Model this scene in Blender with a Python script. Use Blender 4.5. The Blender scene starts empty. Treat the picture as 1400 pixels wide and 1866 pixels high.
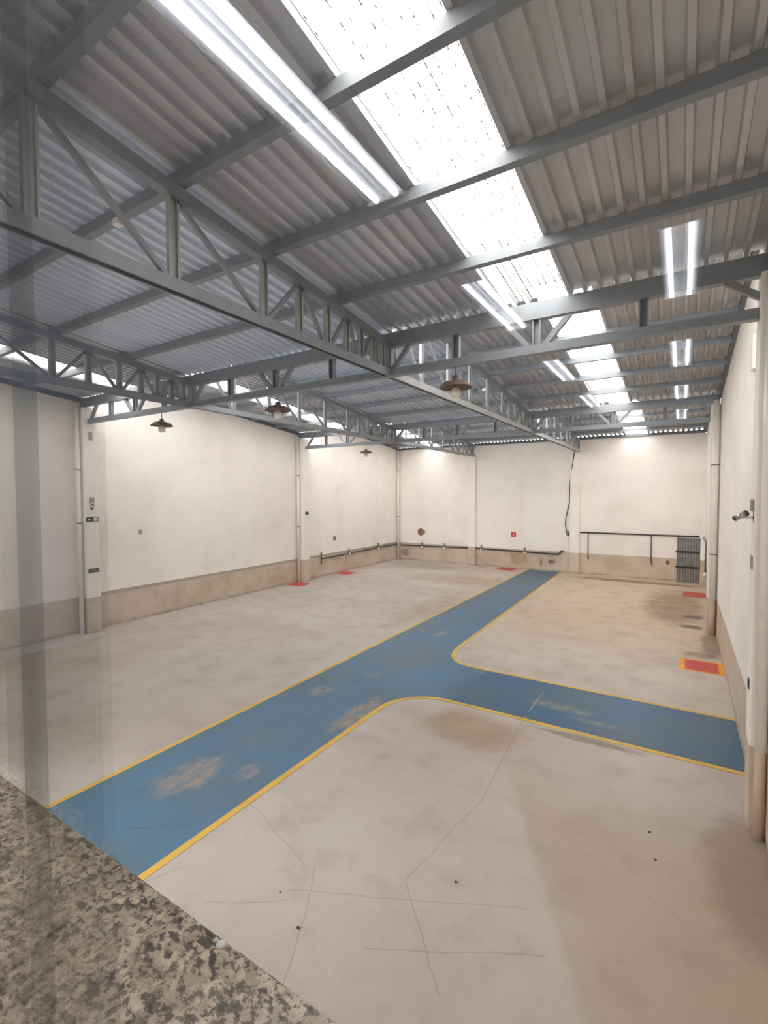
import bpy, bmesh, math, random
from mathutils import Vector, Matrix
random.seed(7)
C = bpy.context.scene.collection
SC = bpy.context.scene

# ------------------------------------------------------------------ camera, world, exposure
F_PX, YAW, PITCH, ROLL, CAM_Z = 866.8, 0.559788, -0.038306, -0.002639, 4.1
_fwd = Vector((-math.sin(YAW)*math.cos(PITCH), math.cos(YAW)*math.cos(PITCH), math.sin(PITCH)))
_rt = Vector((math.cos(YAW), math.sin(YAW), 0)); _up = _rt.cross(_fwd)
_r = _rt*math.cos(ROLL) + _up*math.sin(ROLL); _u = -_rt*math.sin(ROLL) + _up*math.cos(ROLL)
cam_d = bpy.data.cameras.new('camera'); cam = bpy.data.objects.new('camera', cam_d); C.objects.link(cam)
cam_d.sensor_fit = 'HORIZONTAL'; cam_d.sensor_width = 36; cam_d.lens = 36*F_PX/1400; cam_d.clip_start = 0.02
m = Matrix((_r, _u, -_fwd)).transposed().to_4x4(); m.translation = Vector((0, 0, CAM_Z)); cam.matrix_world = m
SC.camera = cam
SC.view_settings.view_transform = 'Standard'; SC.view_settings.look = 'None'; SC.view_settings.gamma = 1
SC.view_settings.use_curve_mapping = False
SC.view_settings.exposure = 0.05
SKY = 9.0
w = bpy.data.worlds.new('overcast_sky'); SC.world = w; w.use_nodes = True
bgn = w.node_tree.nodes['Background']; bgn.inputs[1].default_value = SKY
_tc = w.node_tree.nodes.new('ShaderNodeTexCoord'); _sp = w.node_tree.nodes.new('ShaderNodeSeparateXYZ'); w.node_tree.links.new(_tc.outputs['Generated'], _sp.inputs[0])
_mr = w.node_tree.nodes.new('ShaderNodeMapRange'); w.node_tree.links.new(_sp.outputs[2], _mr.inputs[0]); _mr.inputs[1].default_value = -0.03; _mr.inputs[2].default_value = 0.03
_mx = w.node_tree.nodes.new('ShaderNodeMix'); _mx.data_type = 'RGBA'; w.node_tree.links.new(_mr.outputs[0], _mx.inputs[0])
_mx.inputs[6].default_value = (0.34, 0.31, 0.28, 1); _mx.inputs[7].default_value = (1.0, 0.985, 0.97, 1)   # paved ground below the horizon, pale overcast above
w.node_tree.links.new(_mx.outputs[2], bgn.inputs[0])
TUBE = 16.0

# ------------------------------------------------------------------ dimensions
XL, XR, XA, XB = -15.12, 0.90, -4.45, -9.98
Y0, Y1, Y2, Y3 = 0.30, 7.28, 16.73, 25.80
SL, Z0 = 0.11, 6.93
BAYS = [(Y0-0.55, Y1), (Y1, Y2), (Y2, Y3)]
def zs(y, ye): return Z0 + SL*(ye-y)       # underside of the sheeting in the bay that ends at ye

# ------------------------------------------------------------------ materials
def lin(r, g, b):
    f = lambda c: ((c/255+0.055)/1.055)**2.4 if c/255 > 0.04045 else c/255/12.92
    return (f(r), f(g), f(b), 1)
class NT:
    def __init__(s, name, rough=0.6, metal=0, spec=0.5):
        s.m = bpy.data.materials.new(name); s.m.use_nodes = True; s.t = s.m.node_tree; s.n = s.t.nodes; s.l = s.t.links
        s.b = s.n['Principled BSDF']; s.b.inputs['Roughness'].default_value = rough; s.b.inputs['Metallic'].default_value = metal
        s.b.inputs['Specular IOR Level'].default_value = spec
    def node(s, t, **k):
        n = s.n.new(t)
        for a, v in k.items(): setattr(n, a, v)
        return n
    def sock(s, inp, v):
        if isinstance(v, (int, float)): inp.default_value = v
        elif isinstance(v, (tuple, list)): inp.default_value = v
        else: s.l.new(v, inp)
    def math(s, op, a, b=0.0, c=None, clamp=False):
        n = s.node('ShaderNodeMath', operation=op, use_clamp=clamp); s.sock(n.inputs[0], a); s.sock(n.inputs[1], b)
        if c is not None: s.sock(n.inputs[2], c)
        return n.outputs[0]
    def pos(s):
        if not hasattr(s, '_p'): s._p = s.node('ShaderNodeNewGeometry').outputs['Position']
        return s._p
    def xyz(s, v=None):
        n = s.node('ShaderNodeSeparateXYZ'); s.l.new(v or s.pos(), n.inputs[0]); return n.outputs
    def noise(s, scale, detail=4, rough=0.55, vec=None, dist=0, stretch=None):
        v = vec or s.pos()
        if stretch:
            mp = s.node('ShaderNodeMapping'); s.l.new(v, mp.inputs[0]); mp.inputs['Scale'].default_value = stretch; v = mp.outputs[0]
        n = s.node('ShaderNodeTexNoise'); s.l.new(v, n.inputs['Vector']); n.inputs['Scale'].default_value = scale
        n.inputs['Detail'].default_value = detail; n.inputs['Roughness'].default_value = rough; n.inputs['Distortion'].default_value = dist
        return n.outputs[0]
    def ramp(s, v, a, b, lo=0.0, hi=1.0):
        n = s.node('ShaderNodeMapRange'); n.interpolation_type = 'SMOOTHSTEP'; s.sock(n.inputs[0], v)
        for i, x in zip((1, 2, 3, 4), (a, b, lo, hi)): n.inputs[i].default_value = x
        return n.outputs[0]
    def mix(s, f, a, b, blend='MIX'):
        n = s.node('ShaderNodeMix', data_type='RGBA', blend_type=blend); s.sock(n.inputs[0], f); s.sock(n.inputs[6], a); s.sock(n.inputs[7], b)
        return n.outputs[2]
    def base(s, c): s.sock(s.b.inputs['Base Color'], c); return s
    def bump(s, h, strength=0.3, dist=0.01):
        n = s.node('ShaderNodeBump'); n.inputs['Strength'].default_value = strength; n.inputs['Distance'].default_value = dist
        s.l.new(h, n.inputs['Height']); s.l.new(n.outputs[0], s.b.inputs['Normal'])
    def ell(s, cx, cy, rx, ry, wob, rot=0, soft=0.35):   # soft ellipse mask on the floor, noisy edge
        x, y, z = s.xyz(); dx = s.math('SUBTRACT', x, cx); dy = s.math('SUBTRACT', y, cy)
        c_, s_ = math.cos(rot), math.sin(rot)
        u = s.math('ADD', s.math('MULTIPLY', dx, c_/rx), s.math('MULTIPLY', dy, s_/rx))
        v = s.math('ADD', s.math('MULTIPLY', dx, -s_/ry), s.math('MULTIPLY', dy, c_/ry))
        d = s.math('SQRT', s.math('ADD', s.math('MULTIPLY', u, u), s.math('MULTIPLY', v, v)))
        d = s.math('ADD', d, wob)
        return s.ramp(d, 1-soft, 1+soft, 1, 0)
    def seg(s, ax, ay, bx, by, wid, wob):
        wid = wid*0.75                # thin line mask (crack)
        x, y, z = s.xyz(); L = math.hypot(bx-ax, by-ay); ux, uy = (bx-ax)/L, (by-ay)/L
        dx = s.math('SUBTRACT', x, ax); dy = s.math('SUBTRACT', y, ay)
        t = s.math('ADD', s.math('MULTIPLY', dx, ux), s.math('MULTIPLY', dy, uy))
        n = s.math('ADD', s.math('ADD', s.math('MULTIPLY', dx, -uy), s.math('MULTIPLY', dy, ux)), wob)
        m_ = s.ramp(s.math('ABSOLUTE', n), wid*0.4, wid*1.3, 1, 0)
        i = s.math('MULTIPLY', s.math('GREATER_THAN', t, 0), s.math('LESS_THAN', t, L))
        return s.math('MULTIPLY', m_, i)

def plain(name, col, rough=0.55, metal=0, var=0.06, scale=6, spec=0.5):
    t = NT(name, rough, metal, spec); n = t.noise(scale, 5)
    d = tuple(c*(1-var*2.2) for c in col[:3]) + (1,)
    return t.base(t.mix(t.ramp(n, 0.35, 0.7), col, d)).m

WHITE = lin(248, 243, 236); DADO = lin(208, 193, 175)
def wall_mat(name, dado=1.06, band=False, warm=0):
    t = NT(name, 0.75, 0, 0.25); x, y, z = t.xyz()
    n1 = t.noise(0.5, 5, 0.6); n2 = t.noise(6, 4)
    wc = t.mix(t.ramp(n1, 0.35, 0.75), WHITE, lin(236, 230, 222))
    dc = t.mix(t.ramp(t.noise(1.1, 6, 0.65), 0.4, 0.75), DADO, lin(184, 166, 144))
    scuff = t.ramp(t.noise(2.2, 6, 0.7, stretch=(1, 1, 2.5)), 0.62, 0.75)
    dc = t.mix(t.math('MULTIPLY', scuff, 0.35), dc, lin(120, 100, 82))
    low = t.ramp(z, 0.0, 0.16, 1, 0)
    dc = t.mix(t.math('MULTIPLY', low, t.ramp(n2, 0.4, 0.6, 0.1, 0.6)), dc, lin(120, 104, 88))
    if band:
        dc = t.mix(t.ramp(z, dado-0.115, dado-0.105), dc, lin(176, 164, 146))
    zz = t.math('ADD', z, t.math('MULTIPLY', t.math('SUBTRACT', n2, 0.5), 0.02))
    c = t.mix(t.ramp(zz, dado-0.006, dado+0.006), dc, wc)
    streak = t.ramp(t.noise(1.4, 5, 0.6, stretch=(1, 1, 0.12)), 0.6, 0.8)
    c = t.mix(t.math('MULTIPLY', streak, 0.10), c, lin(170, 150, 125))
    t.base(c); t.bump(t.noise(30, 3), 0.08, 0.004)
    return t
M = {}
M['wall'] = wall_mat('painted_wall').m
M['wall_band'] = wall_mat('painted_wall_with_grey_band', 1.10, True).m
tb = wall_mat('back_wall_paint')
# smudges and a sooty patch low on the back wall
c0 = tb.b.inputs['Base Color'].links[0].from_socket
x, y, z = tb.xyz()
def wmask(cx, cz, rx, rz, k):
    dx = tb.math('DIVIDE', tb.math('SUBTRACT', x, cx), rx); dz = tb.math('DIVIDE', tb.math('SUBTRACT', z, cz), rz)
    d = tb.math('ADD', tb.math('SQRT', tb.math('ADD', tb.math('MULTIPLY', dx, dx), tb.math('MULTIPLY', dz, dz))),
                tb.math('MULTIPLY', tb.math('SUBTRACT', tb.noise(5, 5, 0.7), 0.5), 1.6))
    return tb.math('MULTIPLY', tb.ramp(d, 0.5, 1.1, 1, 0), k)
for cx, cz, rx, rz, k, col in [(-7.5, 0.55, 0.6, 0.5, 0.5, lin(150, 112, 76)), (-2.7, 0.6, 0.8, 0.5, 0.3, lin(150, 128, 100)),
                               (-5.75, 0.5, 0.22, 0.13, 0.8, lin(95, 85, 75)), (-6.3, 0.45, 0.08, 0.3, 0.6, lin(110, 100, 88)),
                               (-0.52, 0.85, 0.1, 0.1, 0.9, lin(90, 70, 55)), (-14.6, 0.45, 0.35, 0.3, 0.6, lin(120, 105, 92)),
                               (-9.4, 0.4, 1.2, 0.5, 0.25, lin(150, 130, 108))]:
    c0 = tb.mix(wmask(cx, cz, rx, rz, k), c0, col)
tb.base(c0); M['back_wall'] = tb.m

# floor: worn polished concrete
t = NT('worn_concrete', 0.5, 0, 0.35)
nb = t.noise(0.35, 6, 0.6); nm = t.noise(1.6, 7, 0.62); nf = t.noise(14, 5, 0.6); nw = t.math('MULTIPLY', t.math('SUBTRACT', t.noise(1.3, 6, 0.65), 0.5), 1.2)
nl = t.math('MULTIPLY', t.math('SUBTRACT', t.noise(1.2, 4), 0.5), 0.16)
nst = t.noise(0.9, 6, 0.65, stretch=(0.5, 1.6, 1))
c = t.mix(t.ramp(nb, 0.35, 0.65), lin(200, 192, 184), lin(186, 176, 166))
x, y, z = t.xyz()
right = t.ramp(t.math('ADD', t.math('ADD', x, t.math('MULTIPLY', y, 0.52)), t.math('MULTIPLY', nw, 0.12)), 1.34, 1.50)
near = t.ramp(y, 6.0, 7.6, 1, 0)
c = t.mix(t.math('MULTIPLY', t.math('MULTIPLY', right, near), 0.75), c, lin(182, 165, 146))  # browner side paints in the silhouette reflected by the window glass
far = t.ramp(t.math('ADD', y, t.math('MULTIPLY', nw, 2)), 10.0, 17.0)
fr = t.math('MULTIPLY', far, t.ramp(t.math('ADD', x, t.math('MULTIPLY', nw, 2)), -10.5, -5.0))
c = t.mix(t.math('MULTIPLY', fr, 0.7), c, lin(208, 185, 156))
c = t.mix(t.math('MULTIPLY', t.ramp(nm, 0.48, 0.72), 0.45), c, lin(165, 153, 141))
c = t.mix(t.math('MULTIPLY', t.ramp(nst, 0.55, 0.75), 0.30), c, lin(196, 188, 176))
c = t.mix(t.math('MULTIPLY', t.ramp(nf, 0.55, 0.75), 0.15), c, lin(140, 128, 115))
for cx, cy, rx, ry, k, col in [(-3.05, 7.7, 0.9, 0.55, 0.55, lin(160, 128, 98)), (-0.2, 20.2, 0.9, 2.8, 0.6, lin(128, 98, 70)), (0.35, 18.6, 0.28, 0.3, 0.8, lin(85, 70, 58)),
                              (0.3, 17.2, 0.3, 0.22, 0.8, lin(90, 74, 60)), (-2.0, 24.7, 2.6, 0.35, 0.7, lin(118, 88, 66)), (-1.3, 8.35, 0.7, 0.1, 0.6, lin(110, 88, 66)),
                              (-9.0, 21.0, 3.2, 1.2, 0.35, lin(160, 132, 100)), (-7.6, 15.0, 0.7, 2.5, 0.3, lin(150, 128, 104)), (-12.5, 24.0, 2.0, 1.0, 0.35, lin(142, 128, 112)),
                              (0.75, 15.4, 0.25, 1.2, 0.6, lin(110, 92, 74)), (0.7, 6.2, 0.45, 1.0, 0.5, lin(128, 104, 86)), (-10.5, 10.5, 1.8, 0.5, 0.22, lin(140, 126, 110)),
                              (-9.8, 24.0, 1.6, 0.6, 0.25, lin(196, 165, 140)), (0.45, 14.3, 0.35, 0.25, 0.5, lin(120, 98, 78)), (-12, 7.3, 1.6, 0.5, 0.2, lin(196, 188, 178)),
                              (-4.3, 6.3, 0.9, 0.3, 0.2, lin(145, 130, 116))]:
    c = t.mix(t.math('MULTIPLY', t.ell(cx, cy, rx, ry, nw), k), c, col)
cr = None
for a in [(-3.35, 3.9, -2.75, 2.8, 0.012), (-4.9, 4.3, -3.4, 3.85, 0.010), (-3.4, 3.5, -1.2, 4.6, 0.012), (-4.0, 2.95, -3.3, 3.42, 0.01), (-2.4, 9.0, -2.2, 5.9, 0.014), (-2.2, 5.9, -2.42, 4.25, 0.012),
          (-2.42, 4.25, -1.6, 3.4, 0.012), (-2.35, 3.4, -0.95, 4.2, 0.012), (-2.35, 9.0, -2.33, 10.4, 0.02), (-4.7, 6.6, -2.25, 6.0, 0.010), (-2.2, 6.3, 0.2, 5.2, 0.008), (-4.6, 3.1, -4.9, 2.5, 0.012)]:
    s_ = t.seg(*a, nl if abs(a[0]+2.4) > 0.1 or a[1] < 8 else 0.0); cr = s_ if cr is None else t.math('MAXIMUM', cr, s_)
c = t.mix(t.math('MULTIPLY', cr, 0.34), c, lin(128, 116, 106))
t.base(c); t.sock(t.b.inputs['Roughness'], t.ramp(nm, 0.3, 0.7, 0.38, 0.62)); t.bump(nf, 0.06, 0.004)
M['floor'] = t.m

t = NT('worn_blue_floor_paint', 0.45, 0, 0.4)
nw = t.math('MULTIPLY', t.math('SUBTRACT', t.noise(3.2, 7, 0.7), 0.5), 2.0); nm = t.noise(0.8, 6, 0.6); ns = t.noise(5, 8, 0.75, stretch=(1, 0.4, 1)); ng = t.noise(7, 8, 0.75, stretch=(1, 0.5, 1))
c = t.mix(t.ramp(nm, 0.35, 0.68), lin(80, 121, 152), lin(86, 114, 134))
x, y, z = t.xyz()
c = t.mix(t.math('MULTIPLY', t.ramp(x, -4.2, -3.6), 0.75), c, t.mix(t.ramp(nm, 0.4, 0.6), lin(62, 98, 132), lin(78, 104, 120)))
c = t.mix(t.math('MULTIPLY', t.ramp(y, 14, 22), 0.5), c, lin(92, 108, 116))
c = t.mix(t.math('MULTIPLY', t.ramp(ns, 0.62, 0.72), 0.45), c, lin(146, 148, 140))
for cx, cy, rx, ry, k, col in [(-6.0, 4.25, 0.30, 0.5, 0.8, lin(168, 150, 132)), (-5.05, 7.15, 0.22, 0.7, 0.85, lin(176, 150, 118)), (-5.35, 4.75, 0.16, 0.2, 0.7, lin(165, 152, 145)),
                              (-6.3, 7.55, 0.2, 0.22, 0.7, lin(160, 150, 120)), (-5.9, 10.4, 0.8, 1.0, 0.4, lin(112, 108, 96)), (-1.9, 9.4, 0.5, 0.16, 0.7, lin(150, 146, 124)), (-5.9, 8.9, 0.2, 0.16, 0.4, lin(150, 150, 140)),
                              (-1.2, 9.05, 0.4, 0.1, 0.6, lin(150, 140, 116)), (-3.9, 10.3, 0.14, 0.1, 0.7, lin(160, 150, 118)), (-6.05, 5.5, 0.3, 0.25, 0.4, lin(120, 130, 110)), (-5.9, 12.6, 0.12, 0.3, 0.6, lin(165, 160, 140))]:
    c = t.mix(t.math('MULTIPLY', t.math('MULTIPLY', t.ell(cx, cy, rx, ry, nw, soft=0.45), t.ramp(ng, 0.38, 0.62, 0.15, 1.0)), k), c, col)
wob = t.math('MULTIPLY', t.math('SUBTRACT', t.noise(1.2, 4), 0.5), 0.12)
cr = None
for a in [(-6.3, 3.2, -5.9, 9.5, 0.014), (-5.3, 5.4, -5.0, 3.6, 0.010), (-5.75, 3.1, -4.95, 3.75, 0.012)]:
    s_ = t.seg(*a, wob); cr = s_ if cr is None else t.math('MAXIMUM', cr, s_)
c = t.mix(t.math('MULTIPLY', cr, 0.6), c, lin(60, 84, 100))
j = t.seg(-2.38, 8.5, -2.34, 10.5, 0.018, 0.0)
c = t.mix(t.math('MULTIPLY', j, t.ramp(ns, 0.4, 0.55)), c, lin(176, 165, 150))
c = t.mix(t.math('MULTIPLY', t.seg(-5.85, 6.5, -5.75, 10.6, 0.012, 0.0), 0.5), c, lin(140, 150, 150))
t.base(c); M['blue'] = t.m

def paint(name, col, worn, thr=0.6):
    t = NT(name, 0.5, 0, 0.35); n = t.noise(9, 7, 0.7)
    return t.base(t.mix(t.ramp(n, thr, thr+0.12), t.mix(t.ramp(t.noise(1.5, 4), 0.4, 0.65), col, tuple(q*0.85 for q in col[:3])+(1,)), worn)).m
M['yellow'] = paint('yellow_line_paint', lin(226, 184, 84), lin(196, 170, 124), 0.63)
M['orange'] = paint('amber_border_paint', lin(246, 170, 56), lin(214, 150, 80), 0.66)
M['red'] = paint('red_floor_paint', lin(214, 82, 74), lin(196, 104, 88), 0.66)
M['red_faded'] = paint('faded_red_floor_paint', lin(196, 92, 72), lin(190, 118, 90), 0.55)

def sheet_mat(name, c1, c2, metal, rough, rib=0.5):
    t = NT(name, rough, metal, 0.5); n = t.noise(0.9, 6, 0.6, stretch=(2.2, 0.5, 1)); st = t.noise(2.0, 6, 0.7, stretch=(6, 0.35, 1))
    c = t.mix(t.ramp(n, 0.35, 0.68), c1, c2)
    c = t.mix(t.math('MULTIPLY', t.ramp(st, 0.58, 0.8), rib), c, lin(160, 144, 126))
    return t.base(c).m
M['sheet'] = sheet_mat('galvanised_sheet', lin(206, 210, 218), lin(194, 197, 204), 0.5, 0.3, 0.15)
M['sheet_r'] = sheet_mat('aged_galvanised_sheet', lin(200, 201, 203), lin(186, 184, 182), 0.45, 0.34, 0.4)
M['sheet_m'] = sheet_mat('haze_blue_galvanised_sheet', lin(220, 229, 243), lin(212, 221, 235), 0.25, 0.5, 0.05)  # bluish, lightened tone also carries the office haze reflected in the window
M['steel'] = plain('grey_painted_steel', lin(142, 148, 154), 0.5, 0.2, 0.05)
M['steel_lit'] = plain('lit_grey_painted_steel', lin(172, 174, 174), 0.5, 0.1, 0.05)  # lit copy of the grey steel, light put into the colour
M['steel_d'] = plain('dark_grey_painted_steel', lin(112, 116, 120), 0.5, 0.2, 0.05)
M['pvc'] = plain('white_pipe_plastic', lin(238, 233, 224), 0.35, 0, 0.03)
M['pipe_d'] = plain('dark_conduit', lin(78, 72, 66), 0.5, 0.2, 0.1)
M['pipe_g'] = plain('grey_conduit', lin(120, 112, 104), 0.5, 0.2, 0.1)
M['black'] = plain('black_plastic', lin(36, 33, 31), 0.45)
M['chrome'] = plain('satin_metal', lin(190, 188, 184), 0.3, 0.8)
M['white'] = plain('white_plastic', lin(240, 238, 234), 0.4, 0, 0.02)
M['sign_dark'] = plain('dark_sign_face', lin(58, 58, 54), 0.5)
M['sign_red'] = plain('red_sign_face', lin(196, 44, 40), 0.45)
M['brick'] = paint('broken_plaster_and_brick', lin(130, 84, 66), lin(196, 176, 156), 0.5)
M['rim'] = plain('rough_plaster_edge', lin(190, 172, 152), 0.9)
M['enamel'] = plain('brown_enamel', lin(120, 100, 84), 0.45, 0.1, 0.1)
M['bulb'] = NT('frosted_bulb_glass', 0.25, 0, 0.5).base(lin(232, 228, 220)).m
M['cement'] = plain('rough_cement', lin(170, 160, 148), 0.9)
M['debris'] = plain('dark_debris', lin(60, 50, 44), 0.9)
M['office'] = plain('pale_office_paint', lin(206, 216, 236), 0.8, 0, 0.03, 1)
M['office_c'] = plain('office_ceiling_paint', lin(180, 184, 194), 0.85, 0, 0.02)
M['office_f'] = plain('office_floor_tile', lin(120, 108, 98), 0.5, 0, 0.05)
M['alu'] = plain('white_aluminium', lin(214, 214, 214), 0.35, 0.3, 0.02)
M['dark_wood'] = plain('dark_wood', lin(64, 58, 50), 0.5)
t = NT('door_ribbed_metal', 0.5, 0.3); x, y, z = t.xyz()
c = t.mix(t.ramp(t.math('SINE', t.math('MULTIPLY', x, 60)), -0.6, 0.8), lin(118, 114, 110), lin(150, 148, 146))
c = t.mix(t.math('MULTIPLY', t.ramp(t.noise(3, 5), 0.45, 0.7), 0.5), c, lin(92, 86, 80)); t.base(c); M['door'] = t.m
t = NT('fluorescent_tube', 0.5); t.base((0.9, 0.92, 1, 1)); t.b.inputs['Emission Color'].default_value = (0.86, 0.91, 1.0, 1); t.b.inputs['Emission Strength'].default_value = TUBE; M['tube'] = t.m
# granite
t = NT('speckled_granite', 0.32, 0, 0.5)
a = t.noise(55, 6, 0.6, dist=0.2); b = t.noise(125, 6, 0.65, dist=0.15); d = t.noise(22, 6, 0.6); g = t.noise(90, 5, 0.55, dist=0.2, stretch=(0.8, 1.2, 1))
c = t.mix(t.ramp(a, 0.40, 0.60), lin(228, 211, 188), lin(184, 166, 146))
c = t.mix(t.math('MULTIPLY', t.ramp(b, 0.50, 0.58), 0.85), c, lin(86, 78, 72))
c = t.mix(t.math('MULTIPLY', t.ramp(g, 0.54, 0.60), 0.85), c, lin(56, 49, 46))
c = t.mix(t.math('MULTIPLY', t.ramp(d, 0.52, 0.66), 0.35), c, lin(128, 122, 120))
vo = t.node('ShaderNodeTexVoronoi'); t.l.new(t.pos(), vo.inputs['Vector']); vo.inputs['Scale'].default_value = 120
c = t.mix(t.math('MULTIPLY', t.ramp(vo.outputs['Distance'], 0.1, 0.3, 1, 0), t.ramp(b, 0.45, 0.5, 0, 0.5)), c, lin(40, 36, 34))
t.base(c); M['granite'] = t.m
# window glass: clear, with the angle-dependent mirror reflection of each face
def glass(name, tint, boost=1.0):
    t = NT(name); g = t.node('ShaderNodeNewGeometry'); dp = t.node('ShaderNodeVectorMath', operation='DOT_PRODUCT')
    t.l.new(g.outputs['Normal'], dp.inputs[0]); t.l.new(g.outputs['Incoming'], dp.inputs[1])
    k = t.math('POWER', t.math('SUBTRACT', 1.0, t.math('ABSOLUTE', dp.outputs['Value'])), 5.0)
    f = t.math('MULTIPLY', t.math('ADD', t.math('MULTIPLY', k, 0.96), 0.04), boost, clamp=True)
    tr = t.node('ShaderNodeBsdfTransparent'); tr.inputs[0].default_value = tint
    gl = t.node('ShaderNodeBsdfGlossy'); gl.inputs['Roughness'].default_value = 0.0; gl.inputs[0].default_value = (1, 1, 1, 1)
    mx = t.node('ShaderNodeMixShader'); t.l.new(f, mx.inputs[0]); t.l.new(tr.outputs[0], mx.inputs[1]); t.l.new(gl.outputs[0], mx.inputs[2])
    t.l.new(mx.outputs[0], t.n['Material Output'].inputs['Surface']); return t.m
M['glass'] = glass('clear_window_glass', (1, 1, 1, 1))
M['glass2'] = glass('faintly_green_window_glass', (0.98, 0.985, 0.98, 1))
M['seal'] = glass('smoky_clear_seal_strip', (0.885, 0.895, 0.875, 1))
# translucent roof panel
t = NT('translucent_roof_panel'); x, y, z = t.xyz()
u = t.math('ABSOLUTE', t.math('SUBTRACT', t.math('FRACT', t.math('DIVIDE', t.math('ADD', x, 40.0), 0.2)), 0.5))
line = t.ramp(t.math('ABSOLUTE', t.math('SUBTRACT', u, 0.2)), 0.02, 0.06, 1, 0)
grit = t.ramp(t.noise(18, 4, 0.7, stretch=(1, 1, 1)), 0.42, 0.6)
dirt = t.math('MULTIPLY', line, t.math('ADD', t.math('MULTIPLY', grit, 0.3), 0.7))
spk = t.ramp(t.noise(26, 3, 0.5), 0.70, 0.74)
dirt = t.math('MAXIMUM', dirt, t.math('MULTIPLY', spk, 0.7))
col = t.mix(dirt, (0.98, 0.96, 0.93, 1), (0.035, 0.02, 0.012, 1))
tr = t.node('ShaderNodeBsdfTransparent'); t.l.new(col, tr.inputs[0]); tl = t.node('ShaderNodeBsdfTranslucent'); t.l.new(col, tl.inputs[0])
mx = t.node('ShaderNodeMixShader'); mx.inputs[0].default_value = 0.25; t.l.new(tr.outputs[0], mx.inputs[1]); t.l.new(tl.outputs[0], mx.inputs[2])
t.l.new(mx.outputs[0], t.n['Material Output'].inputs['Surface']); M['skylight'] = t.m

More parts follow.
